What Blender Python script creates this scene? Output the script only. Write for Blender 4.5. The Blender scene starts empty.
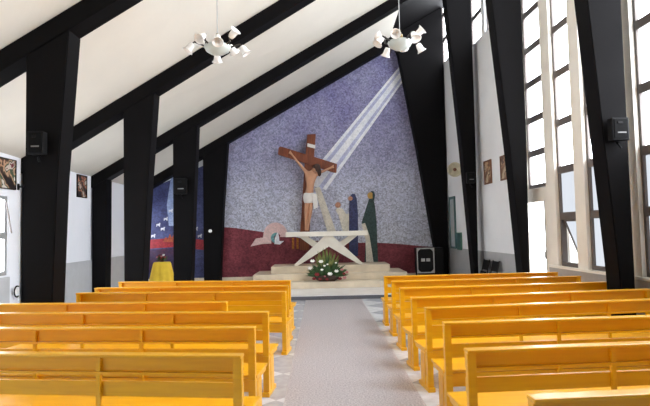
import bpy, bmesh, math, random
from mathutils import Vector, Matrix
random.seed(7)
sc = bpy.context.scene
COL = sc.collection

# ------------------------------------------------------------------ camera
F, EYE = 520.0, 1.65
cam_d = bpy.data.cameras.new('camera'); cam = bpy.data.objects.new('camera', cam_d); COL.objects.link(cam)
cam_d.sensor_width = 36; cam_d.lens = 36*F/650; cam_d.clip_end = 200
ROT = Matrix.Rotation(-math.atan(5/520), 4, 'Z') @ Matrix.Rotation(math.pi/2+math.radians(3.0), 4, 'X') @ Matrix.Rotation(-0.022, 4, 'Z')
cam.matrix_world = Matrix.Translation((0, 0, EYE)) @ ROT
sc.camera = cam
R3 = ROT.to_3x3()
def at(x, y, Y):
    """point of depth Y that is seen at pixel x, y: (X, Z)"""
    d = R3 @ Vector(((x-325)/F, (203-y)/F, -1)); t = Y/d.y
    return (d.x*t, EYE+d.z*t)

# ------------------------------------------------------------------ materials
def new_mat(name):
    m = bpy.data.materials.new(name); m.use_nodes = True
    return m, m.node_tree, m.node_tree.nodes['Principled BSDF']
def lin(c):
    return tuple(((v/255)/12.92 if v/255 <= .04045 else ((v/255+.055)/1.055)**2.4) for v in c)+(1,)
def plain(name, c, rough=.6, var=.12, scale=6, bump=0, metal=0, coat=0, spec=.5):
    m, nt, b = new_mat(name); c = lin(c)
    tc = nt.nodes.new('ShaderNodeTexCoord'); n = nt.nodes.new('ShaderNodeTexNoise')
    n.inputs['Scale'].default_value = scale; n.inputs['Detail'].default_value = 5
    nt.links.new(tc.outputs['Object'], n.inputs['Vector'])
    r = nt.nodes.new('ShaderNodeValToRGB')
    r.color_ramp.elements[0].position = .3; r.color_ramp.elements[1].position = .7
    r.color_ramp.elements[0].color = tuple(v*(1-var) for v in c[:3])+(1,)
    r.color_ramp.elements[1].color = tuple(min(1, v*(1+var)) for v in c[:3])+(1,)
    nt.links.new(n.outputs['Fac'], r.inputs['Fac']); nt.links.new(r.outputs['Color'], b.inputs['Base Color'])
    b.inputs['Roughness'].default_value = rough; b.inputs['Metallic'].default_value = metal
    b.inputs['Coat Weight'].default_value = coat; b.inputs['Specular IOR Level'].default_value = spec
    if bump:
        bp = nt.nodes.new('ShaderNodeBump'); bp.inputs['Strength'].default_value = bump; bp.inputs['Distance'].default_value = .02
        n2 = nt.nodes.new('ShaderNodeTexNoise'); n2.inputs['Scale'].default_value = scale*8
        nt.links.new(tc.outputs['Object'], n2.inputs['Vector'])
        nt.links.new(n2.outputs['Fac'], bp.inputs['Height']); nt.links.new(bp.outputs['Normal'], b.inputs['Normal'])
    return m
def wood(name, c1, c2, rough=.35, scale=(1.2, 14, 14), coat=.3):
    m, nt, b = new_mat(name)
    tc = nt.nodes.new('ShaderNodeTexCoord'); mp = nt.nodes.new('ShaderNodeMapping'); mp.inputs['Scale'].default_value = scale
    n = nt.nodes.new('ShaderNodeTexNoise'); n.inputs['Scale'].default_value = 3; n.inputs['Detail'].default_value = 6
    r = nt.nodes.new('ShaderNodeValToRGB'); r.color_ramp.elements[0].position = .3; r.color_ramp.elements[1].position = .72
    r.color_ramp.elements[0].color = lin(c1); r.color_ramp.elements[1].color = lin(c2)
    L = nt.links.new
    L(tc.outputs['Object'], mp.inputs['Vector']); L(mp.outputs['Vector'], n.inputs['Vector'])
    L(n.outputs['Fac'], r.inputs['Fac']); L(r.outputs['Color'], b.inputs['Base Color'])
    b.inputs['Roughness'].default_value = rough; b.inputs['Coat Weight'].default_value = coat; b.inputs['Coat Roughness'].default_value = .2
    return m
def emit(name, c, s):
    m, nt, b = new_mat(name)
    b.inputs['Base Color'].default_value = (.02, .02, .02, 1); b.inputs['Emission Color'].default_value = lin(c); b.inputs['Emission Strength'].default_value = s
    b.inputs['Roughness'].default_value = .3
    return m
def mosaic(name, c1, c2, cell=30, var=.35, patch=.8, extra=None):
    """glass tesserae: one tint per tile, two colours drifting into each other in patches"""
    m, nt, b = new_mat(name); L = nt.links.new; N = nt.nodes.new
    tc = N('ShaderNodeTexCoord')
    vo = N('ShaderNodeTexVoronoi'); vo.inputs['Scale'].default_value = cell; L(tc.outputs['Object'], vo.inputs['Vector'])
    no = N('ShaderNodeTexNoise'); no.inputs['Scale'].default_value = patch; no.inputs['Detail'].default_value = 6; no.inputs['Roughness'].default_value = .65
    L(tc.outputs['Object'], no.inputs['Vector'])
    fac = no.outputs['Fac']
    rp = N('ShaderNodeValToRGB'); rp.color_ramp.elements[0].position = .36; rp.color_ramp.elements[1].position = .64
    rp.color_ramp.elements[0].color = lin(c1); rp.color_ramp.elements[1].color = lin(c2)
    L(fac, rp.inputs['Fac']); colr = rp.outputs['Color']
    if extra:   # the sky design: pale at the skyline, violet towards the top
        sx = N('ShaderNodeSeparateXYZ'); L(tc.outputs['Object'], sx.inputs['Vector'])
        ad = N('ShaderNodeMath'); ad.operation = 'MULTIPLY_ADD'; L(no.outputs['Fac'], ad.inputs[0]); ad.inputs[1].default_value = 2.2; L(sx.outputs['Z'], ad.inputs[2])
        mr = N('ShaderNodeMapRange'); mr.inputs[1].default_value = 2.2; mr.inputs[2].default_value = 8.0; L(ad.outputs[0], mr.inputs[0])
        r2 = N('ShaderNodeValToRGB'); els = r2.color_ramp.elements
        els[0].position = 0; els[0].color = lin(extra[0]); els[1].position = 1; els[1].color = lin(extra[-1])
        for i, c in enumerate(extra[1:-1]):
            e = els.new((i+1)/(len(extra)-1)); e.color = lin(c)
        L(mr.outputs[0], r2.inputs['Fac'])
        mx = N('ShaderNodeMix'); mx.data_type = 'RGBA'; mx.inputs[0].default_value = .62
        L(colr, mx.inputs[6]); L(r2.outputs['Color'], mx.inputs[7]); colr = mx.outputs[2]
    sv = N('ShaderNodeSeparateColor'); L(vo.outputs['Color'], sv.inputs[0])
    m2 = N('ShaderNodeMapRange'); m2.inputs[3].default_value = 1-var; m2.inputs[4].default_value = 1+var; L(sv.outputs[0], m2.inputs[0])
    mu = N('ShaderNodeMix'); mu.data_type = 'RGBA'; mu.blend_type = 'MULTIPLY'; mu.inputs[0].default_value = 1
    L(colr, mu.inputs[6]); L(m2.outputs[0], mu.inputs[7]); L(mu.outputs[2], b.inputs['Base Color'])
    b.inputs['Roughness'].default_value = .55; b.inputs['Specular IOR Level'].default_value = .3
    return m

M = {}
M['black'] = plain('black_paint', (17, 16, 17), .6, .08, 3, .05, spec=.06)
M['white'] = plain('white_plaster', (236, 237, 238), .8, .03, 1.5, .08)
M['ceil'] = plain('ceiling_plaster', (221, 217, 206), .85, .03, 1.2, .1)
M['wains'] = plain('grey_wainscot', (172, 172, 172), .5, .06, 5)
M['wainsL'] = plain('pale_wainscot', (196, 198, 200), .5, .05, 5)
M['mull'] = plain('cream_mullion', (240, 236, 226), .7, .03, 3)
M['frame'] = plain('taupe_metal', (98, 90, 86), .45, .06, 8)
M['pane_low'] = emit('frosted_lower_glass', (238, 245, 255), .58)
M['whiteL'] = plain('bluish_lit_plaster', (244, 247, 253), .8, .02, 1.5, .06)  # white plaster again, made lighter and bluer for the window light on it
M['badge'] = plain('grey_badge', (120, 120, 120), .6)
M['pane'] = emit('frosted_daylight_glass', (244, 248, 255), 8.5)
M['pew'] = wood('yellow_varnished_wood', (236, 169, 2), (247, 185, 8), .38, (.8, 8, 8))
M['marble'] = plain('beige_marble', (222, 208, 184), .35, .12, 3)
M['stone'] = plain('white_marble', (236, 231, 218), .4, .05, 4)
M['stage'] = plain('white_floor_tile', (236, 236, 236), .2, .06, 3)
M['darkstone'] = plain('grey_granite', (92, 94, 100), .35, .15, 40)
M['crosswood'] = wood('red_brown_wood', (96, 44, 24), (140, 74, 42), .5, (8, 8, 1), .1)
M['skin'] = plain('carved_flesh', (196, 146, 114), .6, .08, 10)
M['linen'] = plain('white_cloth', (226, 222, 216), .8, .06, 10)
M['hair'] = plain('dark_hair', (62, 42, 34), .7)
M['brass'] = plain('aged_brass', (120, 104, 68), .35, .1, 8, 0, .8)
M['iron'] = plain('dark_iron', (58, 54, 50), .4, .1, 8, 0, .6)
M['opal'] = plain('opal_glass', (250, 249, 246), .25, .01, 5)
M['frost'] = plain('frosted_bowl', (196, 204, 200), .3, .04, 5)
M['plastic'] = plain('black_plastic', (19, 19, 20), .5, .1, 20, spec=.15)
M['grille'] = plain('speaker_mesh', (15, 15, 16), .7, .4, 120, spec=.1)
M['silver'] = plain('aluminium_edge', (168, 170, 170), .4, .05, 10, 0, .15)
M['ycloth'] = plain('yellow_cloth', (252, 210, 66), .8, .08, 6)
M['leaf'] = plain('leaf_green', (52, 84, 40), .55, .35, 12)
M['leaf2'] = plain('olive_leaf', (122, 128, 66), .55, .3, 12)
M['wflower'] = plain('white_petal', (246, 244, 236), .6, .03)
M['rflower'] = plain('red_petal', (130, 34, 40), .6, .15)
M['pflower'] = plain('pink_petal', (190, 120, 124), .6, .15)
M['basket'] = plain('dark_basket', (66, 48, 36), .7, .2, 30)
M['cream'] = plain('cream_enamel', (206, 198, 172), .5, .06, 10)
M['teal'] = plain('teal_paint', (66, 98, 98), .5, .08, 10)
M['green'] = plain('green_paint', (70, 108, 92), .5, .12, 10)
M['dwood'] = plain('brown_frame', (112, 74, 52), .5, .1, 20)

# floor: pinkish speckled terrazzo aisle between pale patterned tiles
def floor_mat():
    m, nt, b = new_mat('church_floor'); L = nt.links.new; N = nt.nodes.new
    tc = N('ShaderNodeTexCoord'); sx = N('ShaderNodeSeparateXYZ'); L(tc.outputs['Object'], sx.inputs['Vector'])
    n = N('ShaderNodeTexNoise'); n.inputs['Scale'].default_value = 55; n.inputs['Detail'].default_value = 4; L(tc.outputs['Object'], n.inputs['Vector'])
    a = N('ShaderNodeValToRGB'); a.color_ramp.elements[0].position = .35; a.color_ramp.elements[1].position = .65
    a.color_ramp.elements[0].color = lin((150, 144, 145)); a.color_ramp.elements[1].color = lin((198, 191, 191)); L(n.outputs['Fac'], a.inputs['Fac'])
    mp = N('ShaderNodeMapping'); mp.inputs['Rotation'].default_value = (0, 0, math.radians(45)); L(tc.outputs['Object'], mp.inputs['Vector'])
    ck = N('ShaderNodeTexChecker'); ck.inputs['Scale'].default_value = 1.5
    ck.inputs['Color1'].default_value = lin((222, 226, 230)); ck.inputs['Color2'].default_value = lin((182, 186, 192)); L(mp.outputs['Vector'], ck.inputs['Vector'])
    n2 = N('ShaderNodeTexNoise'); n2.inputs['Scale'].default_value = 9; n2.inputs['Detail'].default_value = 6; L(tc.outputs['Object'], n2.inputs['Vector'])
    mm = N('ShaderNodeMapRange'); mm.inputs[3].default_value = .62; mm.inputs[4].default_value = 1.22; L(n2.outputs['Fac'], mm.inputs[0])
    mu = N('ShaderNodeMix'); mu.data_type = 'RGBA'; mu.blend_type = 'MULTIPLY'; mu.inputs[0].default_value = 1; L(ck.outputs['Color'], mu.inputs[6]); L(mm.outputs[0], mu.inputs[7])
    # |x - .30| < .70 is the aisle
    s = N('ShaderNodeMath'); s.operation = 'SUBTRACT'; s.inputs[1].default_value = .28; L(sx.outputs['X'], s.inputs[0])
    ab = N('ShaderNodeMath'); ab.operation = 'ABSOLUTE'; L(s.outputs[0], ab.inputs[0])
    lt = N('ShaderNodeMath'); lt.operation = 'LESS_THAN'; lt.inputs[1].default_value = .67; L(ab.outputs[0], lt.inputs[0])
    mx = N('ShaderNodeMix'); mx.data_type = 'RGBA'; L(lt.outputs[0], mx.inputs[0]); L(mu.outputs[2], mx.inputs[6]); L(a.outputs['Color'], mx.inputs[7])
    L(mx.outputs[2], b.inputs['Base Color'])
    rr = N('ShaderNodeMapRange'); rr.inputs[3].default_value = .24; rr.inputs[4].default_value = .5; L(lt.outputs[0], rr.inputs[0]); L(rr.outputs[0], b.inputs['Roughness'])
    return m
M['floor'] = floor_mat()

# ------------------------------------------------------------------ mesh helpers
def obj(name, bm, m, parent=None, smooth=False):
    bmesh.ops.recalc_face_normals(bm, faces=bm.faces)
    me = bpy.data.meshes.new(name); bm.to_mesh(me); bm.free()
    if smooth:
        for p in me.polygons: p.use_smooth = True
    me.materials.append(M[m] if isinstance(m, str) else m)
    o = bpy.data.objects.new(name, me); COL.objects.link(o)
    if parent: o.parent = parent
    return o
def tag(o, label, cat, group=None):
    o['label'] = label; o['category'] = cat
    if group: o['group'] = group
    return o
def thing(name, label, cat, loc=(0, 0, 0), rz=0, group=None):
    o = bpy.data.objects.new(name, None); COL.objects.link(o); o.empty_display_size = .1
    o.location = loc; o.rotation_euler = (0, 0, rz)
    return tag(o, label, cat, group)
def struct(name, bm, m, parent=None):
    o = obj(name, bm, m, parent)
    if not parent: o['kind'] = 'structure'
    return o
def box(bm, x0, x1, y0, y1, z0, z1, bev=0, mat=None):
    vs = [bm.verts.new((x, y, z)) for x in (x0, x1) for y in (y0, y1) for z in (z0, z1)]
    fs = [(0, 1, 3, 2), (4, 6, 7, 5), (0, 4, 5, 1), (2, 3, 7, 6), (0, 2, 6, 4), (1, 5, 7, 3)]
    faces = [bm.faces.new([vs[i] for i in f]) for f in fs]
    if mat: bmesh.ops.transform(bm, matrix=mat, verts=vs)
    if bev:
        es = list({e for f in faces for e in f.edges})
        bmesh.ops.bevel(bm, geom=es, offset=bev, segments=2, affect='EDGES', profile=.6)
    return bm
def bx(*a, **k): return box(bmesh.new(), *a, **k)
def prism(bm, pts, y0, y1, bev=0):
    """outline in X, Z pushed from depth y0 to y1"""
    a = [bm.verts.new((p[0], y0, p[1])) for p in pts]; b = [bm.verts.new((p[0], y1, p[1])) for p in pts]
    n = len(pts); fs = [bm.faces.new(a), bm.faces.new(b[::-1])]
    for i in range(n): fs.append(bm.faces.new((a[i], b[i], b[(i+1) % n], a[(i+1) % n])))
    if bev:
        bmesh.ops.recalc_face_normals(bm, faces=fs)
        bmesh.ops.bevel(bm, geom=list({e for f in fs for e in f.edges}), offset=bev, segments=2, affect='EDGES')
    return bm
def pr(pts, y0, y1, bev=0): return prism(bmesh.new(), pts, y0, y1, bev)
def lathe(bm, prof, n=20, mat=None, closed=False):
    rings = []; new = []
    for r, z in prof:
        ring = [bm.verts.new((r*math.cos(2*math.pi*i/n), r*math.sin(2*math.pi*i/n), z)) for i in range(n)]
        rings.append(ring); new += ring
    for a, b in zip(rings, rings[1:]):
        for i in range(n): bm.faces.new((a[i], a[(i+1) % n], b[(i+1) % n], b[i]))
    if closed:
        bm.faces.new(rings[0][::-1]); bm.faces.new(rings[-1])
    if mat: bmesh.ops.transform(bm, matrix=mat, verts=new)
    return bm
def tube(bm, pts, r, n=8):
    pts = [Vector(p) for p in pts]; rings = []
    for i, p in enumerate(pts):
        t = (pts[min(i+1, len(pts)-1)]-pts[max(i-1, 0)]).normalized()
        u = t.cross(Vector((0, 0, 1)))
        if u.length < .05: u = t.cross(Vector((1, 0, 0)))
        u.normalize(); v = t.cross(u)
        rr = r[i] if isinstance(r, (list, tuple)) else r
        rings.append([bm.verts.new(p+(u*math.cos(2*math.pi*k/n)+v*math.sin(2*math.pi*k/n))*rr) for k in range(n)])
    for a, b in zip(rings, rings[1:]):
        for k in range(n): bm.faces.new((a[k], a[(k+1) % n], b[(k+1) % n], b[k]))
    bm.faces.new(rings[0][::-1]); bm.faces.new(rings[-1])
    return bm
def ball(bm, c, rx, ry, rz, seg=10):
    bmesh.ops.create_uvsphere(bm, u_segments=seg, v_segments=max(6, seg-2), radius=1, matrix=Matrix.Translation(c) @ Matrix.Diagonal((rx, ry, rz, 1)))
    return bm

# ------------------------------------------------------------------ the room
YB = 16.42                       # back wall
def xr(Y): return 4.36-.042*(Y-7.2)          # right wall face, the nave narrows slightly
XL = -5.72
FY = [(6.9, 7.25), (9.95, 10.3), (13.0, 13.35), (16.05, 16.39)]      # the four roof frames in view
UL = [(-3.33, 4.43, .608), (-3.17, 4.385, .603), (-3.086, 4.348, .578), (-2.878, 4.418, .57)]
def under(i, X): x0, z0, s = UL[i]; return z0+s*(X-x0)
BD = .30                         # depth of the beams
XR = 2.32                        # the white ceiling ends here

struct('floor', bx(-6.2, 5.6, -8, 17, -.12, 0), 'floor')
struct('wall_rear', pr([(-6, 0), (5.4, 0), (5.4, 10.0), (-6, 3.1)], -8.2, -8), 'ceil')
# ceiling: white boards between the frames
bm = bmesh.new()
ys = [-8.2]+[(a+b)/2 for a, b in FY[:3]]+[YB+.1]; idx = [0, 0, 1, 2, 3]
for nm, xa, xb, mt in (('ceiling', XL-.2, XR, 'ceil'), ('trim_1', XR, 5.3, 'black')):
    bm = bmesh.new(); rows = []
    for Y, i in zip(ys, idx):
        rows.append([bm.verts.new((X, Y, under(i, X)+BD+t)) for t in (0, .12) for X in (xa, xb)])
    for a, b in zip(rows, rows[1:]):
        bm.faces.new((a[0], a[1], b[1], b[0])); bm.faces.new((a[2], b[2], b[3], a[3]))
        bm.faces.new((a[0], b[0], b[2], a[2])); bm.faces.new((a[1], a[3], b[3], b[1]))
    bm.faces.new((rows[0][0], rows[0][2], rows[0][3], rows[0][1])); bm.faces.new((rows[-1][0], rows[-1][1], rows[-1][3], rows[-1][2]))
    struct(nm, bm, mt)
struct('wall_back', pr([(-6, 0), (4.6, 0), (4.6, 9.2), (2.3, 7.75), (-6, 3.1)], YB, YB+.25), 'white')

# left wall of the side aisle, with its windows and unseen ones added for light
bm = bmesh.new()
WL = [(5.9, 7.45), (7.85, 9.58), (10.45, 11.65), (15.25, 16.2), (.6, 1.9)]  # last three openings: unseen, added to light the aisle, altar end and pews
for a, b in ((-8.2, .6), (1.9, 5.9), (7.45, 7.85), (9.58, 10.45), (11.65, 15.25), (16.2, 16.5)): box(bm, XL-.2, XL, a, b, 0, 3.6)
for a, b in WL: box(bm, XL-.2, XL, a, b, 0, .96); box(bm, XL-.2, XL, a, b, 2.40, 3.6)
struct('wall_left', bm, 'whiteL')
struct('baseboard_left', box(bx(XL-.01, XL+.03, -8, 9.6, 0, .93), XL-.01, XL+.03, 11.7, 15.2, 0, 1.04), 'wainsL')

# right wall: sill wall, pillars between windows, solid stretch towards the altar
TZ = [.92, 1.81, 2.64, 3.49, 4.38, 5.21, 6.05, 6.9, 7.75, 8.6]
WR = [(3.2, 4.9), (5.25, 7.08), (7.45, 8.40), (8.71, 9.37)]
def wbox(bm, Y0, Y1, z0, z1, o0=0, o1=.22):
    vs = [bm.verts.new((xr(Y)+o, Y, z)) for Y in (Y0, Y1) for o in (o0, o1) for z in (z0, z1)]
    for f in ((0, 1, 3, 2), (4, 6, 7, 5), (0, 4, 5, 1), (2, 3, 7, 6), (0, 2, 6, 4), (1, 5, 7, 3)): bm.faces.new([vs[i] for i in f])
    return bm
def wb(*a): return wbox(bmesh.new(), *a)
bm = bmesh.new(); bm2 = bmesh.new()
wbox(bm, -8, 9.72, 0, .88)
for a, b in ((-8.1, 3.2), (4.9, 5.25), (7.08, 7.45), (8.40, 8.71), (9.37, 9.72)): wbox(bm2, a, b, .88, 9.3)
wbox(bm2, 9.72, 10.62, 2.19, 2.38); wbox(bm2, 10.56, 10.75, 0, 9.3)
wbox(bm2, -8.1, 9.72, 8.62, 9.6); wbox(bm2, 9.72, 10.62, 6.7, 9.3)
struct('wall_right', bm2, 'mull'); struct('baseboard_right', bm, 'wains')
bm = bmesh.new()
wbox(bm, 10.75, 13.62, 0, 6.4); wbox(bm, 13.62, 16.42, 0, 2.6 if False else 6.82)
wbox(bm, 10.75, 11.0, 6.4, 9.3); wbox(bm, 12.50, 12.72, 6.4, 9.3); wbox(bm, 13.62, 13.8, 6.82, 9.3); wbox(bm, 15.3, 15.5, 6.82, 9.3)
struct('wall_side', bm, 'white')
struct('baseboard_side', wb(10.75, 16.42, 0, 1.04, -.015, .01), 'wains')
struct('trim_2', wb(-8, 9.72, .88, .92, -.05, .22), 'mull')      # window ledge

def window(n, Y0, Y1, zs, tilt=False, t=.13):
    """frame with cross rails in one opening of the right wall; frosted panes"""
    bm = bmesh.new(); pn = bmesh.new(); pl = bmesh.new(); w = .05
    for a, b in ((Y0, Y0+w), (Y1-w, Y1)): wbox(bm, a, b, zs[0], zs[-1], .06, .15)
    for i, z in enumerate(zs):
        h = t if i not in (0, len(zs)-1) else .07
        wbox(bm, Y0+w, Y1-w, z-(0 if i == 0 else h/2), z+(h/2 if i else h), .05, .14)
    fr = struct('window_%d' % n, bm, 'frame')
    for i in range(len(zs)-1):
        if tilt and i == 0: continue
        wbox(pl if zs[i] < 2 else pn, Y0+w, Y1-w, zs[i]+.05, zs[i+1]-.05, .10, .11)
    obj('pane', pn, 'pane', fr)
    if len(pl.verts): obj('lower_pane', pl, 'pane_low', fr)
    return fr
window(1, *WR[0], TZ); window(2, *WR[1], TZ); window(3, *WR[2], TZ)
w4 = window(4, *WR[3], TZ, True)
# hopper sash standing open at the foot of window 4
Y0, Y1 = WR[3]; xo = xr(9)+.10
for nm, mt, ins in (('sash', 'frame', 0), ('sash_pane', 'pane_low', .045)):
    bm = bmesh.new()
    T = Matrix.Translation((xo, 0, 1.76)) @ Matrix.Rotation(math.radians(-20), 4, 'Y')
    a, b = Y0+.06, Y1-.06
    if nm == 'sash':
        for q in ((a, a+.045, -.80, 0), (b-.045, b, -.80, 0), (a+.045, b-.045, -.045, 0), (a+.045, b-.045, -.80, -.755)): box(bm, -.02, .02, q[0], q[1], q[2], q[3], mat=T)
    else: box(bm, -.005, .005, a+.045, b-.045, -.755, -.045, mat=T)
    obj(nm, bm, mt, w4)
window(5, 9.72, 10.56, [2.40, 3.09, 3.77, 4.50, 5.21, 5.95, 6.7])
window(6, 11.0, 12.50, [6.4, 7.15, 8.0, 8.9]); window(7, 12.72, 13.62, [6.4, 7.15, 8.0, 8.9])
window(8, 13.8, 15.3, [6.82, 7.6, 8.4, 9.2]); window(9, 15.5, 16.35, [6.82, 7.6, 8.4, 9.2])
# white glazed door between the pillar and the second column
bm = bmesh.new(); wbox(bm, 9.72, 9.80, 0, 2.19, 0, .2); wbox(bm, 10.52, 10.56, 0, 2.19, 0, .2); wbox(bm, 9.80, 10.52, 2.11, 2.19, 0, .2)
d1 = struct('door_1', bm, 'mull')
bm = bmesh.new(); wbox(bm, 9.86, 10.5, .05, 2.1, .02, .035); obj('door_pane', bm, 'pane', d1)
bm = bmesh.new(); wbox(bm, 9.80, 9.86, 0, 2.11, .01, .06); obj('door_stile', bm, 'silver', d1)
bm = bmesh.new(); wbox(bm, 9.815, 9.845, 1.02, 1.16, -.02, .05); obj('door_handle', bm, 'silver', d1)
# narrow window in the last bay
bm = bmesh.new(); wbox(bm, 15.36, 15.44, 1.02, 2.58, -.04, 0); wbox(bm, 15.86, 15.92, 1.02, 2.58, -.04, 0); wbox(bm, 15.44, 15.86, 2.5, 2.58, -.04, 0); wbox(bm, 15.44, 15.86, 1.02, 1.08, -.04, 0)
wn = struct('window_10', bm, 'teal'); obj('pane', wb(15.44, 15.86, 1.08, 2.5, -.02, -.005), plain('dull_glass', (196, 202, 204), .2, .05), wn)

# left windows; the last three are unseen, added to brighten the room
for n, (a, b) in enumerate(WL):
    bm = bmesh.new(); x0, x1 = XL-.12, XL-.02
    for q in ((a, a+.06, .96, 2.40), (b-.07, b, .96, 2.40), (a+.06, b-.07, .96, 1.03), (a+.06, b-.07, 2.34, 2.40), (a+.06, b-.07, 1.62, 1.74)): box(bm, x0, x1, q[0], q[1], q[2], q[3])
    fr = struct('window_%d' % (11+n), bm, 'silver')
    pn = bmesh.new(); box(pn, XL-.08, XL-.07, a+.06, b-.07, 1.03, 1.62); box(pn, XL-.08, XL-.07, a+.06, b-.07, 1.74, 2.34)
    obj('pane', pn, 'pane', fr)
    st = tube(bmesh.new(), [(XL+.02, b-.10, 2.3), (XL+.10, b-.06, 1.72)], .014, 6); obj('window_stay', st, 'frame', fr)

# ------------------------------------------------------------------ black frames: columns, pillars, beams
LC = [([(-3.90, 0), (-3.565, 0), (-3.48, 2.39), (-3.33, None), (-3.905, None)]),
      ([(-3.74, 0), (-3.44, 0), (-3.284, 2.67), (-3.155, None), (-3.755, None)]),
      ([(-3.67, 0), (-3.255, 0), (-3.16, 2.2), (-3.056, None), (-3.665, None)]),
      ([(-3.605, .1), (-3.115, .1), (-2.99, 2.4), (-2.83, None), (-3.6, None)])]
LLAB = ['broad black column at the near left, carrying a small loudspeaker', 'black column second from the front on the left, bare faces',
        'black column third along on the left, beside the blue aisle mosaic, with a loudspeaker', 'black column on the left edge of the large mosaic, with a white knob']
for i, pts in enumerate(LC):
    p = [(x, under(i, x)-.002 if z is None else z) for x, z in pts]
    tag(obj('column', pr(p, FY[i][0], FY[i][1], .012), 'black'), LLAB[i], 'column', 'black columns along the left of the nave')
RC = [([(3.98, 0), (3.95, 1.0), (3.69, 4.86), (3.49, None), (4.18, None), (4.15, 0)]),
      ([(3.89, 0), (3.692, 3.17), (3.438, 6.25), (3.27, None), (4.04, None), (4.02, 3.1), (3.96, 0)]),
      ([(3.84, 0), (3.616, 3.65), (3.322, 7.63), (3.27, None), (3.98, None), (3.96, 3.6), (3.905, 0)]),
      ([(3.65, .1), (3.064, 4.13), (2.56, 7.15), (2.38, None), (3.97, None), (3.97, 4), (3.91, .1)])]
RLAB = ['tall black column at the near right beside the windows, carrying a loudspeaker', 'black column on the right beside the bright open doorway',
        'slim black column on the right between the two pictures and the cream fixture', 'wide topped black column on the right edge of the large mosaic']
for i, pts in enumerate(RC):
    p = [(x, under(i, x)+BD-.004 if z is None else z) for x, z in pts]
    tag(obj('column', pr(p, FY[i][0], FY[i][1], .012), 'black'), RLAB[i], 'column', 'black columns along the right wall')
BLAB = ['black sloping roof beam nearest the camera, above the first left column', 'second black sloping roof beam from the front',
        'third black sloping roof beam, between the two white ceiling bays nearest the altar', 'black sloping roof beam along the top of the large mosaic']
for i in range(4):
    x0 = XL+.01
    xe = 2.35
    p = [(x0, under(i, x0)), (xe, under(i, xe)), (xe, under(i, xe)+BD-.003), (x0, under(i, x0)+BD-.003)]
    o = tag(obj('roof_beam', pr(p, *FY[i], .008), 'black'), BLAB[i], 'beam', 'black roof beams')
    if i < 3:   # the part of the same beam that runs on to the right column, above the picture's top edge
        xs, xg = 2.35, 3.2
        obj('beam_end', pr([(xs, under(i, xs)), (xg, under(i, xg)), (xg, under(i, xg)+BD-.003), (xs, under(i, xs)+BD-.003)], FY[i][0]+.01, FY[i][1]-.01), 'black', o)
PL = [(1, -5.74, -5.67, 'black wall pillar between the aisle window and the small picture'), (2, -5.66, -5.34, 'black wall pillar of the left aisle behind the small picture')]
for i, a, b, lab in PL:
    h = under(i, -5.5)
    pts = [(XL+.035, 0), (b-.02, 0), (b, 1.4), (b+.01, under(i, b+.01)-.003), (XL+.035, under(i, XL+.035)-.003)]
    if i == 1: pts = [(XL+.035, 0), (-5.52, 0), (-5.5, 1.4), (-5.44, under(1, -5.44)-.003), (XL+.035, under(1, XL+.035)-.003)]
    tag(obj('wall_pillar', pr(pts, FY[i][0]+.0, FY[i][1], .008), 'black'), lab, 'pillar')

# ------------------------------------------------------------------ sanctuary
struct('floor_stage', bx(-5.6, 3.95, 12.5, YB, .005, .1), 'stage')
struct('trim_3', bx(-5.6, 3.95, 12.47, 12.5, .0, .085), 'darkstone')
struct('baseboard_back', bx(-5.6, 3.9, YB-.02, YB, .1, .25), 'marble')
st = thing('altar_steps', 'three broad beige marble steps under the white altar', 'steps', (.25, 14.0, .1))
for k, (x0, x1, y0, z0, z1) in enumerate(((-2.6, 2.55, 0, .0, .17), (-2.15, 2.12, .45, .17, .35), (-1.68, 1.70, .85, .35, .545))):
    obj('step', bx(x0, x1, y0, 2.0-.0*k, z0, z1, bev=.012), 'marble', st)

# altar: slab on crossing slanted legs
AY = 15.35
def ap(x, y): return at(x, y, AY)
al = thing('altar_table', 'white stone altar table with crossing slanted legs on the beige steps', 'altar', (.2, AY, .645))
def rel(pts): return [(x-.2, z-.645) for x, z in pts]
TT = ap(328, 231.3)[1]-.645; TB = TT-.14
xa, xb = ap(286.5, 233)[0]-.2, ap(366.5, 233)[0]-.2
obj('tabletop', bx(xa, xb, -.4, .4, TB, TT, bev=.012), 'stone', al)
cx = ap(328.5, 240)[0]-.2
lx, rx_ = ap(297, 266)[0]-.2, ap(360, 265)[0]-.2
for s, ex in ((-1, lx), (1, rx_)):
    obj('leg', pr([(cx, TB-.002), (cx+s*.13, TB-.002), (ex+s*.10, 0), (ex-s*.04, 0), (cx, TB-.30)], -.30, -.10, .008), 'stone', al)
for P in ([(299.0, 237), (307.5, 236.5), (320.5, 244.5), (318, 250.5)], [(357.5, 236), (349, 236), (336.5, 244), (339, 250)]):
    q = rel([ap(*p) for p in P]); q[0] = (q[0][0], TB-.002); q[1] = (q[1][0], TB-.002)
    obj('brace', pr(q, -.098, .10, .008), 'stone', al)

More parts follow.
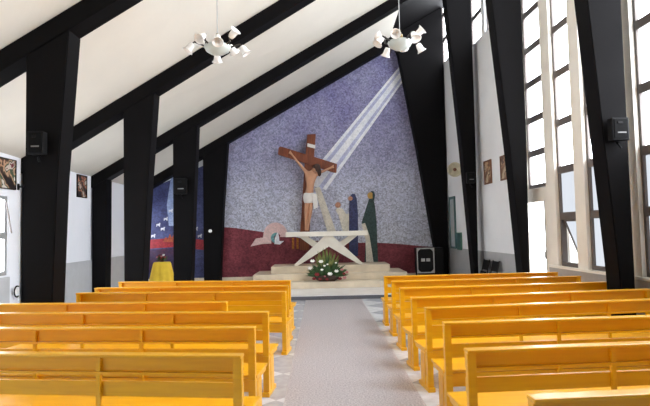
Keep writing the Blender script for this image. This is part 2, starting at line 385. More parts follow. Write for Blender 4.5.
# large mosaic
MY = YB-.008
mu = thing('mosaic_mural', 'large violet and maroon wall mosaic behind the altar with robed figures', 'mosaic', (0, YB, .25))
def mp(pts, Y=MY): return [(a, b-.25) for a, b in (at(x, y, Y) for x, y in pts)]
SKY = mosaic('sky_tesserae', (112, 108, 156), (184, 188, 202), 26, .36, .9, [(206, 211, 218), (190, 194, 208), (146, 145, 178), (122, 118, 164), (110, 106, 156)])
def tess(name, a, b, var=.3, patch=2.0): return mosaic(name, a, b, 26, var, patch)
GRD = tess('maroon_tesserae', (104, 44, 54), (132, 60, 70)); RAYW = tess('ray_tesserae', (226, 231, 240), (246, 247, 250), .1)
RAYV = tess('ray_violet_tesserae', (178, 184, 216), (200, 205, 228), .15); PINK = tess('pink_tesserae', (214, 180, 178), (226, 200, 196), .12)
BLUE = tess('blue_tesserae', (50, 55, 92), (66, 72, 108)); GRN = tess('green_tesserae', (44, 62, 62), (60, 78, 74)); CRM = tess('cream_tesserae', (206, 200, 184), (222, 216, 202), .12)
TEAL = tess('teal_tesserae', (96, 150, 156), (120, 170, 172)); OCH = tess('ochre_tesserae', (168, 104, 40), (190, 126, 54)); FACE = tess('flesh_tesserae', (186, 134, 108), (200, 150, 122), .15)
RED = tess('red_tesserae', (120, 30, 40), (146, 40, 46)); NIGHT = tess('night_blue_tesserae', (42, 46, 84), (66, 72, 112), .3, 1.5); PALEB = tess('pale_blue_tesserae', (110, 126, 168), (140, 154, 184), .2)
p0 = [(-3.35, 0), (3.78, 0), (3.78, 6.5), (2.6, 7.25), (2.3, 7.2), (-3.35, 3.95)]
obj('sky_field', pr([(x, z) for x, z in p0], -.008, -.0), SKY, mu)
g = [(-3.35, 0), (-3.35, at(215, 227, MY)[1]-.25)]+mp([(222, 227), (236, 228), (256, 231), (290, 236), (315, 241), (340, 243), (375, 242.5), (400, 244), (420, 246), (437, 247)])+[(3.78, at(440, 247, MY)[1]-.25), (3.78, 0)]
obj('ground_field', pr(g, -.014, -.009), GRD, mu)
ray = thing  # (name kept free)
RA, RB, RC_, RD = (399, 67), (402.6, 82), (326, 190), (303, 183)
def rq(f0, f1):
    L2 = lambda p, q, f: (p[0]+(q[0]-p[0])*f, p[1]+(q[1]-p[1])*f)
    return mp([L2(RA, RB, f0), L2(RA, RB, f1), L2(RD, RC_, f1), L2(RD, RC_, f0)])
rl = obj('light_ray', pr(rq(0, 1), -.014, -.009), RAYV, mu)
for a, b in ((0, .16), (.34, .66), (.84, 1)): obj('ray_stripe', pr(rq(a, b), -.020, -.015), RAYW, rl)
obj('cream_band', pr(mp([(314.5, 188), (320, 187), (337, 234), (328, 234)]), -.026, -.021), CRM, mu)
# pink wave with a curl
def arc(cx_, cy_, r, a0, a1, n): return [(cx_+r*math.cos(math.radians(a0+(a1-a0)*i/n)), cy_-r*math.sin(math.radians(a0+(a1-a0)*i/n))) for i in range(n+1)]
sw = [(250.5, 246.5), (256, 238.5), (263, 237.5)]+arc(275.5, 234.5, 12, 168, -12, 14)+[(287, 237), (280, 237)]+arc(276, 237.5, 4.8, 20, 180, 8)+[(271.5, 243.5), (262, 244)]
wv = obj('pink_wave', pr(mp(sw), -.026, -.021), PINK, mu)
obj('teal_curl', pr(mp(arc(276.2, 238, 5.4, 75, 285, 10)+arc(277.4, 238, 3.3, 285, 75, 8)), -.034, -.029), TEAL, wv)
obj('white_curl', pr(mp([(277.5, 232), (279, 236), (279.5, 241), (284, 241), (280, 244.5), (274.5, 244), (275, 238)]), -.040, -.035), RAYW, wv)
for x in (293, 297.5): obj('ochre_mark', pr(mp([(x-1, 238), (x+1.2, 238), (x+1.2, 249), (x-1, 249)]), -.026, -.021), OCH, mu)
# kneeling pale figure, blue robed and green robed figures
kn = obj('pale_robe', pr(mp([(338, 207), (343, 209), (346, 214), (350.5, 213), (350.5, 233), (343, 233), (339, 216), (335.5, 210)]), -.026, -.021), CRM, mu)
obj('face', pr(mp(arc(338, 205, 2.9, 0, 340, 9)), -.034, -.029), FACE, kn)
br = obj('blue_robe', pr(mp([(349.5, 197), (352, 193.8), (355, 194), (356.8, 199), (358, 215), (358, 256), (349, 256), (349, 212)]), -.034, -.029), BLUE, mu)
obj('face', pr(mp(arc(350.3, 198.5, 2.3, 0, 340, 8)), -.042, -.037), FACE, br)
gr = obj('green_robe', pr(mp([(369, 199), (373, 197), (375, 206), (376.5, 222), (378, 262), (364.5, 262), (366, 234), (361.5, 223), (366, 208)]), -.026, -.021), GRN, mu)
obj('robe_front', pr(mp([(361.5, 224), (365, 223), (369.5, 236), (373.5, 262), (366, 262), (365.5, 240)]), -.034, -.029), CRM, gr)
obj('face', pr(mp(arc(370.6, 195.5, 3.4, 0, 340, 10)), -.034, -.029), tess('golden_face', (176, 138, 74), (194, 156, 90), .15), gr)
obj('hood', pr(mp([(370.5, 191), (373.5, 191.2), (375, 195), (374, 201), (372.5, 198), (372.5, 193.5)]), -.042, -.037), GRN, gr)

# crucifix in front of the mosaic
CY = 16.2
cr = thing('crucifix', 'large red-brown wooden crucifix with a pale carved figure, mounted on the violet mosaic', 'crucifix', (-.4, CY, 1.2))
def cp(x, y, Y=CY): a, b = at(x, y, Y); return (a+.4, b-1.2)
obj('upright_beam', pr([cp(307.3, 135), cp(315.8, 134.5), cp(313.3, 165), cp(309.5, 233), cp(309.2, 250), cp(299.8, 250), cp(300.3, 233), cp(304.6, 165)], -.12, .185, .012), 'crosswood', cr)
obj('cross_beam', pr([cp(279, 148), cp(281.5, 147.2), cp(337, 164.5), cp(336.3, 173), cp(333.5, 172.8), cp(278.3, 155)], -.145, -.0, .012), 'crosswood', cr)
sb = pr([cp(307.5, 144), cp(315.5, 146), cp(315.3, 149.3), cp(307.3, 147.3)], -.165, -.13, .006); obj('title_scroll', sb, 'linen', cr)
def skin_fig(name, V, E, rad, m, parent, lv=2):
    me = bpy.data.meshes.new(name); me.from_pydata(V, E, []); o = bpy.data.objects.new(name, me); COL.objects.link(o)
    s = o.modifiers.new('skin', 'SKIN')
    for i, r in enumerate(rad): me.skin_vertices[0].data[i].radius = (r, r*.85)
    me.skin_vertices[0].data[0].use_root = True; s.use_smooth_shade = True
    sub = o.modifiers.new('sub', 'SUBSURF'); sub.levels = lv; sub.render_levels = lv
    bpy.context.view_layer.update()
    dg = bpy.context.evaluated_depsgraph_get(); m2 = bpy.data.meshes.new_from_object(o.evaluated_get(dg))
    bpy.data.objects.remove(o)
    o = bpy.data.objects.new(name, m2); COL.objects.link(o); m2.materials.clear(); m2.materials.append(M[m])
    for p in m2.polygons: p.use_smooth = True
    o.parent = parent
    return o
def bp(x, y, d): a, b = cp(x, y); return (a, d, b)
V = [bp(309.2, 196, -.27), bp(310.5, 186, -.30), bp(311.8, 178, -.30), bp(312.6, 172.5, -.28), bp(315.5, 169.5, -.32), bp(317.3, 170.8, -.36),   # pelvis, waist, chest, neck, head
     bp(306.8, 173.5, -.27), bp(298.5, 163.5, -.23), bp(291.5, 154.5, -.19), bp(289.5, 152.6, -.18),
     bp(317.8, 174.0, -.27), bp(325.5, 171.0, -.23), bp(331.5, 168.0, -.19), bp(333.8, 167.0, -.18),
     bp(307.6, 200, -.27), bp(306.5, 212, -.33), bp(306.2, 225, -.22), bp(306.0, 231, -.24),
     bp(311.2, 200, -.27), bp(310.6, 212, -.34), bp(308.2, 225, -.25), bp(307.6, 231, -.29),
     bp(290.4, 151.5, -.2), bp(289.0, 154.0, -.2), bp(333.5, 165.6, -.2), bp(334.2, 168.4, -.2)]
Ed = [(0, 1), (1, 2), (2, 3), (3, 4), (4, 5), (2, 6), (6, 7), (7, 8), (8, 9), (2, 10), (10, 11), (11, 12), (12, 13), (0, 14), (14, 15), (15, 16), (16, 17), (0, 18), (18, 19), (19, 20), (20, 21), (8, 22), (8, 23), (12, 24), (12, 25)]
rad = [.14, .125, .165, .06, .105, .10, .07, .045, .03, .022, .07, .045, .03, .022, .10, .078, .05, .04, .10, .078, .05, .04, .018, .018, .018, .018]
body = skin_fig('body', V, Ed, rad, 'skin', cr)
h = bmesh.new(); hx, hz = cp(317.0, 168.9); ball(h, (hx, -.315, hz), .115, .12, .12, 12); hx, hz = cp(320, 173.0); ball(h, (hx-.02, -.32, hz), .07, .08, .14, 10)
obj('hair', h, 'hair', cr, True)
lo = bmesh.new(); prof = []
cxl, czl = cp(309.3, 198)
lathe(lo, [(.14, .14), (.165, .12), (.185, .02), (.175, -.1), (.15, -.17), (.11, -.18)], 18, Matrix.Translation((cxl, -.285, czl)) @ Matrix.Diagonal((1, .8, 1, 1)))
obj('loincloth', lo, 'linen', cr, True)
kx, kz = cp(315, 199); kl = pr([(kx-.08, kz+.16), (kx+.07, kz+.12), (kx+.09, kz-.28), (kx-.04, kz-.34)], -.42, -.36, .012); obj('cloth_tail', kl, 'linen', cr)

# blue mosaic at the head of the left aisle
m2 = thing('aisle_mosaic', 'dark blue and red mosaic with small white lambs at the end of left aisle', 'mosaic', (-4.6, YB-.012, .1))
obj('night_field', pr([(-.98, .15), (.95, .15), (.95, 3.68), (-.98, 2.88)], -.008, 0), NIGHT, m2)
def m2p(pts): return [(a+4.6, b-.1) for a, b in (at(x, y, MY) for x, y in pts)]
obj('red_band', pr(m2p([(143, 240), (160, 239), (175, 237), (205, 240), (205, 250), (175, 247), (143, 249)]), -.014, -.009), RED, m2)
obj('pale_ray', pr(m2p([(171, 178), (176, 170), (176, 226), (169, 226), (167, 205)]), -.014, -.009), PALEB, m2)
obj('flame', pr(m2p([(163, 242), (166, 237), (168, 239), (170, 234), (172, 238), (175, 232), (177, 242)]), -.020, -.015), tess('flame_tesserae', (134, 58, 40), (160, 84, 50)), m2)
for x, y in ((153.5, 236), (158.5, 225), (163, 229), (166, 219), (193, 233), (200, 236), (196, 229), (171, 211)):
    l = obj('lamb', pr(m2p([(x+.75*u, y+.75*v) for u, v in ((-2.6, -1.2), (1, -1.6), (1.6, -3), (3, -2.4), (2.4, -.4), (2.2, 2.4), (1.2, 2.4), (1, .8), (-1.4, .8), (-1.8, 2.4), (-2.6, 2.2))]), -.026, -.021), tess('lamb_tesserae', (170, 172, 184), (196, 196, 200)) if 'lamb_m' not in globals() else lamb_m, m2); lamb_m = l.data.materials[0]
obj('dark_base', pr(m2p([(143, 250), (175, 248), (175, 272), (143, 273)]), -.014, -.009), tess('dark_base_tesserae', (40, 40, 72), (70, 34, 52)), m2)

# ------------------------------------------------------------------ flowers
def petal_flower(kind, c, r, m, parent, ax=(0, -.6, .8)):
    bm = bmesh.new(); q = Vector(ax).to_track_quat('Z', 'Y').to_matrix().to_4x4()
    T = Matrix.Translation(c) @ q
    for k in range(6):
        A = T @ Matrix.Rotation(k*math.pi/3, 4, 'Z') @ Matrix.Translation((r*.5, 0, r*.12)) @ Matrix.Rotation(-.5, 4, 'Y')
        bmesh.ops.create_uvsphere(bm, u_segments=8, v_segments=6, radius=1, matrix=A @ Matrix.Diagonal((r*.55, r*.36, r*.14, 1)))
    bmesh.ops.create_uvsphere(bm, u_segments=8, v_segments=6, radius=r*.3, matrix=T @ Matrix.Translation((0, 0, r*.15)))
    return obj(kind, bm, m, parent, True)
def leaf(bm, base, tip, w):
    b, t = Vector(base), Vector(tip); d = t-b; s = d.cross(Vector((0, -1, .3))).normalized()*w; mid = b+d*.5+Vector((0, -.02, .02))
    v = [bm.verts.new(p) for p in (b, mid+s, t, mid-s)]; n = Vector((0, .004, -.003)); v2 = [bm.verts.new(p+n) for p in (b, mid+s, t, mid-s)]
    bm.faces.new(v); bm.faces.new(v2[::-1])
    for i in range(4): bm.faces.new((v[i], v2[i], v2[(i+1) % 4], v[(i+1) % 4]))
FX, FZ = at(327, 281, 14.2)
fa = thing('flower_arrangement', 'low arrangement of white lilies, red blooms and olive foliage in front of the altar', 'flowers', (FX, 14.2, .27))
bk = lathe(bmesh.new(), [(.16, 0), (.24, .06), (.27, .16), (.22, .16), (.0, .12)], 18, Matrix.Diagonal((1.3, .62, 1, 1))); obj('basket', bk, 'basket', fa, True)
bm = bmesh.new()
for k in range(240):
    a = random.uniform(-1.5, 1.5); L_ = random.uniform(.3, .68)*(1-.15*abs(a)); y = random.uniform(-.16, .12)
    leaf(bm, (math.sin(a)*.16, y*.4, .12), (math.sin(a)*L_*(1.0+.12*abs(a)), y, max(.04, .12+math.cos(a)*L_*random.uniform(.5, 1))), random.uniform(.018, .045))
o = obj('foliage', bm, 'leaf', fa); o['kind'] = 'stuff'
bm = bmesh.new()
for k in range(70):
    a = random.uniform(-.75, .75); L_ = random.uniform(.5, .86)*(1-.2*abs(a)); y = random.uniform(-.08, .12)
    leaf(bm, (math.sin(a)*.1, y*.4, .15), (math.sin(a)*L_*.8, y, .12+math.cos(a)*L_), random.uniform(.014, .032))
o = obj('tall_grass', bm, 'leaf2', fa); o['kind'] = 'stuff'
def fpos(x, y, dy): a, b = at(x, y, 14.2+dy); return (a-FX, dy, b-.27)
for x, y, r in ((312.5, 261.5, .062), (321, 262, .062), (310, 268.5, .06), (330, 274.5, .066), (336.5, 271.5, .056), (324.5, 266, .035), (322, 270, .04), (336, 263, .028), (327.5, 264.5, .03)):
    petal_flower('white_lily', fpos(x, y, -.22), r*1.12, 'wflower', fa)
for x, y, r in ((317, 275, .075), (314, 279, .06), (327, 279.5, .05), (320, 279.5, .05), (340, 279, .06), (344, 274, .05)):
    petal_flower('red_bloom', fpos(x, y, -.24), r, 'rflower', fa)
for x, y, r in ((344.5, 278, .06), (342, 270, .05), (347, 272.5, .05), (325, 276.5, .035)):
    petal_flower('pink_bloom', fpos(x, y, -.2), r, 'pflower', fa)

# table under a yellow cloth in the left aisle
tx = at(162, 262, 14.5)[0]
tb = thing('side_table', 'small side table under a yellow cloth by the blue aisle mosaic', 'table', (tx, 14.5, .1))
bm = bmesh.new(); n = 56; rows = []
for z, r, w in ((.775, 0.0, 0), (.775, .16, 0), (.77, .205, 0), (.73, .225, .012), (.5, .26, .04), (.25, .30, .06), (.04, .34, .075)):
    row = []
    for i in range(n):
        t = 2*math.pi*i/n; q = max(abs(math.cos(t)), abs(math.sin(t)))**.6
        rr = (r/q if r else 0.001)+w*math.sin(t*9+z*2)*.6
        row.append(bm.verts.new((rr*math.cos(t), rr*math.sin(t)*.9, z+(.02*math.sin(4*t) if z < .1 else 0))))
    rows.append(row)
for a, b in zip(rows, rows[1:]):
    for i in range(n): bm.faces.new((a[i], a[(i+1) % n], b[(i+1) % n], b[i]))
obj('tablecloth', bm, 'ycloth', tb, True)
for sx_ in (-.14, .14):
    for sy_ in (-.12, .12): obj('leg', bx(sx_-.015, sx_+.015, sy_-.015, sy_+.015, 0, .74), 'dwood', tb)
bq = thing('bouquet', 'small bunch of pink and red flowers on the yellow cloth', 'flowers', (tx, 14.5, .878))
vb = lathe(bmesh.new(), [(.05, 0), (.07, .03), (.065, .07), (.05, .075), (.0, .06)], 14); obj('vase', vb, 'basket', bq, True)
bm = bmesh.new()
for k in range(40):
    a = random.uniform(0, 6.28); L_ = random.uniform(.08, .17); leaf(bm, (0, 0, .06), (math.cos(a)*L_, math.sin(a)*L_, random.uniform(.03, .17)), .02)
o = obj('foliage', bm, 'leaf', bq); o['kind'] = 'stuff'
for k, (x, z, m) in enumerate(((-.1, .13, 'pflower'), (-.04, .17, 'rflower'), (.03, .15, 'pflower'), (.1, .12, 'rflower'), (.0, .1, 'rflower'), (.07, .18, 'wflower'))):
    petal_flower('bloom', (x, -.09, z), .042, m, bq)

# ------------------------------------------------------------------ pews
PLN = 3.02
def pew_proto():
    t = thing('pew', 'x', 'pew')
    h = PLN/2
    bm = bx(-h, h, -.06, .03, .818, .84, bev=.008); obj('top_rail', bm, 'pew', t)
    obj('back_board', bx(-h+.004, h-.004, .0, .022, .716, .818, bev=.002), 'pew', t)
    obj('lip', bx(-h+.004, h-.004, -.03, .022, .700, .716, bev=.003), 'pew', t)
    obj('back_board', bx(-h+.004, h-.004, .0, .024, .545, .648, bev=.004), 'pew', t)
    obj('seat', bx(-h, h, .03, .45, .395, .42, bev=.006), 'pew', t)
    obj('stretcher', bx(-h+.01, h-.01, .035, .06, .24, .355, bev=.003), 'pew', t)
    for k in range(4):
        x = -h+.03+(PLN-.06)*k/3; w = .03 if k in (0, 3) else .016; e = k in (0, 3)
        obj('post', bx(x-w, x+w, -.045 if e else -.024, -.001, .396 if e else .39, .817 if e else .70, bev=.004), 'pew', t)
        if not e: obj('batten', bx(x-w, x+w, -.024, -.001, .7165, .817, bev=.003), 'pew', t)
        obj('leg', bx(x-w, x+w, -.045 if e else -.02, .034, .045, .395 if e else .389, bev=.003), 'pew', t)
        obj('leg', bx(x-w, x+w, .061, .20, .045, .364, bev=.003), 'pew', t)
        obj('foot', bx(x-w-.008, x+w+.008, -.075, .27, 0, .044, bev=.008), 'pew', t)
        obj('seat_bearer', bx(x-w+.005, x+w-.005, .062, .40, .365, .394, bev=.002), 'pew', t)
    return t
def copy_tree(o):
    c = o.copy(); COL.objects.link(c)
    for ch in list(o.children):
        d = ch.copy(); COL.objects.link(d); d.parent = c
    return c
proto = pew_proto()
ORD = ['first', 'second', 'third', 'fourth', 'fifth', 'sixth', 'seventh', 'eighth']
LP = [(-.51, 8.602, 8.5), (-.495, 7.794, 5.8), (-.482, 7.044, 7.6), (-1.109, 6.125, 6.1), (-.543, 5.296, 6.7), (-.574, 4.463, 6.2), (-.534, 3.471, 7.5)]
RP = [(1.069, 8.957, 1.0), (1.078, 8.079, 2.8), (1.062, 7.13, 3.6), (1.046, 6.125, 5.6), (1.047, 5.316, 5.6), (1.035, 4.472, 2.6), (.947, 3.464, 3.4), (.977, 2.471, 4.2)]
first = True
for side, lst in (('left', LP), ('right', RP)):
    for k, (x, y, a) in enumerate(lst):
        o = proto if first else copy_tree(proto); first = False
        a = math.radians(a); s = -1 if side == 'left' else 1
        o.location = (x+s*PLN/2*math.cos(a), y+.05+PLN/2*math.sin(a), 0); o.rotation_euler = (0, 0, s*a)
        lab = 'yellow wooden pew %s of the aisle, %s row from the altar' % (side, ORD[k])
        if side == 'left' and k == 3: lab = 'yellow wooden pew left of the aisle, set back from the aisle, fourth row'
        if k == 0: lab = 'yellow wooden pew %s of the aisle, front row nearest the altar' % side
        if side == 'right' and k == 7: lab = 'yellow wooden pew right of the aisle, cut off at the very front'
        if side == 'left':
            for ch in o.children:
                if ch.name.startswith('stretcher'): ch.location.z = .035
        o['label'] = lab; o['group'] = 'yellow pews %s of the aisle' % side

# ------------------------------------------------------------------ chandeliers
def chandelier(loc, lab, ztop, rz):
    t = thing('chandelier', lab, 'chandelier', loc, rz, 'chandeliers')
    b = tube(bmesh.new(), [(0, 0, .2), (0, 0, ztop-loc[2]-.05)], .007, 6); obj('hanging_rod', b, 'silver', t)
    b = lathe(bmesh.new(), [(.0, 0), (.06, .0), (.045, .05), (0, .05)], 14, Matrix.Translation((0, 0, ztop-loc[2]-.05))); obj('ceiling_rose', b, 'brass', t, True)
    b = lathe(bmesh.new(), [(0, .24), (.02, .23), (.02, .18), (.045, .16), (.05, .12), (.025, .1), (.06, .07), (.075, .05), (.03, .02), (0, .02)], 16); obj('stem', b, 'brass', t, True)
    b = lathe(bmesh.new(), [(.19, .045), (.2, .03), (.17, -.03), (.10, -.075), (.03, -.095), (0, -.098), (0, -.09), (.1, -.065), (.16, -.025), (.185, .04), (.19, .045)], 24); obj('bowl', b, 'frost', t, True)
    for k in range(8):
        a = 2*math.pi*k/8; c, s = math.cos(a), math.sin(a); up = k % 2
        R_ = .36 if not up else .27; zz = .03 if not up else .10
        pts = [(c*r, s*r, z) for r, z in ((.06, .06), (.16, .02), (.25, .06), (R_-.03, zz+.06), (R_, zz+.03))]
        ar = obj('arm', tube(bmesh.new(), pts, .014, 6), 'iron', t)
        d = Vector((c*.55, s*.55, -.8)) if not up else Vector((c*.75, s*.75, -.55 if k % 4 == 1 else .6))
        q = Matrix.Translation((c*R_, s*R_, zz+.02)) @ d.to_track_quat('Z', 'Y').to_matrix().to_4x4() @ Matrix.Scale(1.08, 4)
        b = lathe(bmesh.new(), [(.0, -.02), (.034, -.01), (.046, .03), (.048, .065), (.056, .095), (.078, .118), (.072, .118), (.051, .095), (.042, .065), (.034, .03), (.0, .01)], 16, q); obj('shade', b, 'opal', ar, True)
    return t
def ceil_at(X, Y): return under(0, X)+BD
cX, cZ = at(217.5, 49, 7.6); X2, Z2 = at(400, 44.5, 8.2)
chandelier((cX, 7.6, cZ), 'chandelier with white glass bells before the second roof beam, left of the pair', under(0, cX)+BD-.03, .2)
chandelier((X2, 8.2, Z2), 'chandelier with white glass bells before the top corner of the mosaic, right of the pair', under(0, X2)+BD-.05, .45)

# ------------------------------------------------------------------ wall speakers and small things
def speaker(loc, w, h, lab, d=.16):
    t = thing('loudspeaker', lab, 'loudspeaker', loc, 0, 'small black wall loudspeakers')
    obj('cabinet', bx(-w/2, w/2, -d, -.04, 0, h, bev=.01), 'plastic', t)
    gr_ = obj('grille', bx(-w/2+.02, w/2-.02, -d-.012, -d+.002, .02, h-.02, bev=.006), 'grille', t)
    obj('badge', bx(-w*.22, w*.28, -d-.018, -d-.011, h*.30, h*.36), 'badge', gr_)
    obj('handle', bx(-w*.2, w*.1, -d-.02, -d-.011, h*.72, h*.82, bev=.002), 'plastic', t)
    b = bmesh.new(); tube(b, [(0, -.0, .02), (0, -.08, -.04), (.03, -.1, -.10)], .014, 6); obj('bracket', b, 'plastic', t)
    return t
for (px0, px1, py0, py1, Y, lab) in ((27.5, 43, 131, 154, 6.9, 'small black loudspeaker on the broad near left column'), (612.5, 629.5, 117, 140, 6.9, 'small black loudspeaker on the near right column by the windows'),
                                   (174.5, 186.5, 178, 194, 13.0, 'small black loudspeaker on the third left column near the blue aisle mosaic'), (467, 475.5, 172, 183, 13.0, 'small dark loudspeaker on the slim right column near the cream fixture')):
    a, z0 = at((px0+px1)/2, py1, Y-.15); w = (px1-px0)*(Y-.15)/F; hh = (py1-py0)*(Y-.15)/F
    speaker((a, Y, z0), w, hh, lab)
kx_, kz_ = at(210, 231, 16.0)
b = lathe(bmesh.new(), [(0, 0), (.05, 0), (.055, .02), (.04, .05), (0, .06)], 18, Matrix.Translation((kx_, 16.05, kz_)) @ Matrix.Rotation(math.pi/2, 4, 'X'))
tag(obj('wall_lamp', b, 'opal', None, True), 'round white knob lamp on the black column beside the mosaic', 'lamp')

# cream round fixture on the right wall
fy, fz = 14.75, 3.3; fx = xr(fy)-.005
t = thing('wall_fan', 'rounded cream fixture high on the right wall beside the slim black column', 'wall fixture', (fx, fy, fz))
Q0 = Matrix.Rotation(-math.pi/2, 4, 'Y'); Q = Matrix.Translation((-.16, .02, 0)) @ Vector((-.3, -.95, -.08)).to_track_quat('Z', 'Y').to_matrix().to_4x4() @ Matrix.Translation((0, 0, -.12)) @ Matrix.Scale(.9, 4)
b = lathe(bmesh.new(), [(0, 0), (.07, 0), (.08, .03), (.04, .06), (.04, .17), (0, .18)], 16, Q0); obj('mount', b, 'cream', t, True)
b = lathe(bmesh.new(), [(.0, .10), (.2, .1), (.235, .14), (.235, .18), (.2, .21), (.19, .20), (.22, .17), (.2, .12), (0, .115)], 24, Q); obj('ring', b, 'cream', t, True)
b = lathe(bmesh.new(), [(0, .095), (.13, .095), (.19, .11), (.19, .118), (.13, .105), (0, .105)], 24, Q); obj('back_plate', b, 'cream', t, True)
b = lathe(bmesh.new(), [(0, .15), (.05, .15), (.055, .19), (0, .205)], 16, Q); obj('hub', b, 'dwood', t, True)
for k in range(3):
    T = Q @ Matrix.Rotation(k*2.094, 4, 'Z') @ Matrix.Translation((.1, 0, .155)) @ Matrix.Rotation(.35, 4, 'X')
    obj('blade', bx(-.08, .09, -.05, .05, -.004, .004, bev=.003, mat=T), 'cream', t)
# green box
b = wb(14.84, 15.18, 1.0, 1.5, -.06, -.005); c = tag(obj('wall_box', b, 'green'), 'green box fixed to the right wall above the grey dado', 'box')
obj('box_door', wb(14.87, 15.15, 1.03, 1.47, -.072, -.061), 'teal', c)
# pictures
def wall_picture(name, face, Y0, Y1, z0, z1, lab, cat, cols, side, frame='dwood', fw=.035):
    xx = (lambda Y: xr(Y)) if side > 0 else (lambda Y: XL)
    yc = (Y0+Y1)/2; t = thing(name, lab, cat, (xx(yc), yc, (z0+z1)/2), math.atan(.042) if side > 0 else 0)
    a, hh = (Y1-Y0)/2, (z1-z0)/2; s = -1 if side > 0 else 1
    def xb(p, q): return (min(s*p, s*q), max(s*p, s*q))
    b = bmesh.new()
    for q in ((-a, -a+fw, -hh, hh), (a-fw, a, -hh, hh), (-a+fw, a-fw, -hh, -hh+fw), (-a+fw, a-fw, hh-fw, hh)): box(b, *xb(0.002, .03), q[0], q[1], q[2], q[3])
    obj('frame', b, frame, t)
    m, nt, bs = new_mat(name+'_print'); tc = nt.nodes.new('ShaderNodeTexCoord'); n = nt.nodes.new('ShaderNodeTexNoise'); n.inputs['Scale'].default_value = 4.2; n.inputs['Detail'].default_value = 2
    r = nt.nodes.new('ShaderNodeValToRGB'); e = r.color_ramp.elements; r.color_ramp.interpolation = 'CONSTANT'
    e[0].position = .0; e[0].color = lin(cols[0]); e[1].position = .42; e[1].color = lin(cols[1])
    for k, c_ in enumerate(cols[2:]): q = e.new(.49+.065*k); q.color = lin(c_)
    nt.links.new(tc.outputs['Object'], n.inputs['Vector']); nt.links.new(n.outputs['Fac'], r.inputs['Fac']); nt.links.new(r.outputs['Color'], bs.inputs['Base Color']); bs.inputs['Roughness'].default_value = .4
    obj('print', bx(*xb(.004, .016), -a+fw, a-fw, -hh+fw, hh-fw), m, t)
    return t
wall_picture('picture', 0, 12.38, 12.86, 2.69, 3.27, 'small brown framed picture on the right wall close to the slim column', 'picture', [(96, 66, 48), (150, 112, 84), (188, 160, 130), (80, 56, 46), (210, 196, 170)], 1)
wall_picture('picture', 0, 11.42, 11.82, 2.69, 3.25, 'small brown framed picture half hidden by the column at the doorway', 'picture', [(120, 84, 60), (168, 132, 100), (96, 70, 56), (190, 170, 140)], 1)
wall_picture('poster', 0, 8.85, 9.78, 2.53, 3.09, 'colourful poster above the left aisle window', 'poster', [(40, 34, 34), (84, 66, 52), (196, 160, 130), (74, 90, 66), (216, 206, 196), (110, 40, 46)], -1, 'plastic', .012)
wall_picture('picture', 0, 12.24, 12.75, 2.56, 3.10, 'small dark colourful picture on the white wall of the left aisle', 'picture', [(34, 32, 36), (70, 50, 44), (190, 130, 104), (60, 74, 62), (200, 190, 180)], -1, 'plastic', .02)
# small fittings in the left aisle
t = thing('wall_hook', 'small black bracket at the top edge of the wall by the poster', 'bracket', (XL, 9.88, 2.60))
obj('plate', bx(0, .02, -.03, .03, -.06, .06, bev=.004), 'plastic', t); obj('arm', tube(bmesh.new(), [(.02, 0, 0), (.1, 0, .0), (.12, 0, .03)], .016, 6), 'plastic', t)
t = thing('cable_holder', 'small black and white cable holder low on the left aisle wall', 'cable holder', (XL+.03, 9.78, .66))
obj('plate', bx(-.002, .02, -.07, .07, -.07, .07, bev=.004), 'opal', t)
obj('cable', tube(bmesh.new(), [(.03, .09*math.cos(q*.35), .1*math.sin(q*.35)-.02) for q in range(3, 16)], .014, 6), 'plastic', t)

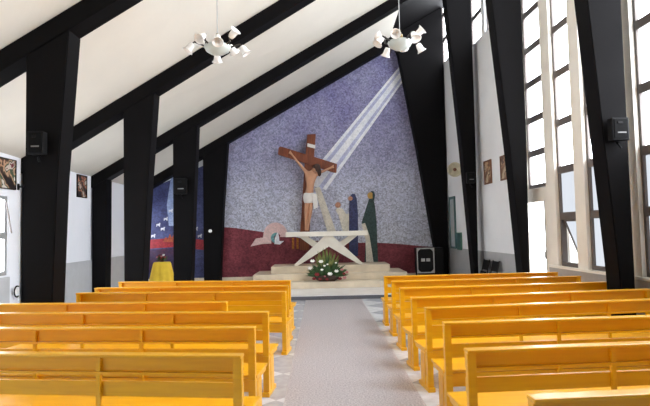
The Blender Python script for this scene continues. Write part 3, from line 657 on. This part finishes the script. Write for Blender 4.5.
# flight case
cx_, cz_ = at(426, 273, 15.4)
sB = 15.4/F
w, hh = 17.5*sB, 25*sB
t = thing('equipment_rack', 'black equipment rack with silver edges beside the mosaic', 'rack', (cx_, 15.4, .1))
z0 = max(.16, cz_-.1)
obj('body', bx(-w/2+.01, w/2+.28, .0, .42, z0, z0+hh, bev=.01), 'plastic', t)
b = bmesh.new()
for q in ((-w/2, -w/2+.03, z0, z0+hh), (w/2-.03, w/2, z0, z0+hh), (-w/2+.03, w/2-.03, z0, z0+.03), (-w/2+.03, w/2-.03, z0+hh-.03, z0+hh)): box(b, q[0], q[1], -.02, .015, q[2], q[3])
obj('edge_frame', b, 'silver', t)
for s in (-1, 1):
    for v in (0, 1):
        x0 = s*(w/2-.03); zz = z0+.03 if v == 0 else z0+hh-.03; sg = 1 if v == 0 else -1
        obj('corner_plate', pr([(x0, zz), (x0-s*.09, zz), (x0-s*.05, zz+sg*.025), (x0-s*.025, zz+sg*.05), (x0, zz+sg*.09)], -.018, .0), 'silver', t)
for s in (-1, 1): obj('latch', bx(s*.075-.055, s*.075+.055, -.025, .0, z0+hh*.46, z0+hh*.58, bev=.005), 'silver', t)
obj('plinth', bx(-w/2+.03, w/2+.26, .02, .40, 0, z0), 'plastic', t)

# folded chairs against the right wall
def folded_chair(Y, lab):
    x = xr(Y)-.27
    t = thing('folding_chair', lab, 'chair', (x, Y, 0), 0, 'folded chairs by the wall')
    T = Matrix.Rotation(math.radians(13), 4, 'Y')
    obj('backrest', bx(-.015, .015, -.2, .2, .62, .86, bev=.008, mat=T), 'plastic', t)
    obj('seat', bx(-.045, -.018, -.19, .19, .22, .58, bev=.008, mat=T), 'plastic', t)
    for y in (-.21, .21):
        obj('leg', bx(-.012, .012, y-.012, y+.012, .0, .88, bev=.004, mat=T), 'iron', t)
    for y in (-.175, .175):
        b = bx(-.04, -.018, y-.01, y+.01, .02, .21, bev=.003, mat=T); obj('rear_leg', b, 'iron', t)
    return t
folded_chair(12.75, 'dark folding chair leaning on the grey dado, farther from the doorway'); folded_chair(12.15, 'dark folding chair leaning on the grey dado, nearer the doorway')

# ------------------------------------------------------------------ light
w = bpy.data.worlds.new('daylight'); sc.world = w; w.use_nodes = True
bg = w.node_tree.nodes['Background']; bg.inputs[0].default_value = (.95, .97, 1, 1); bg.inputs[1].default_value = 2.0
sc.view_settings.view_transform = 'Standard'; sc.view_settings.look = 'None'; sc.view_settings.gamma = 1
sc.view_settings.exposure = 0.58
sc.cycles.use_denoising = True
sc.cycles.max_bounces = 8; sc.cycles.diffuse_bounces = 6
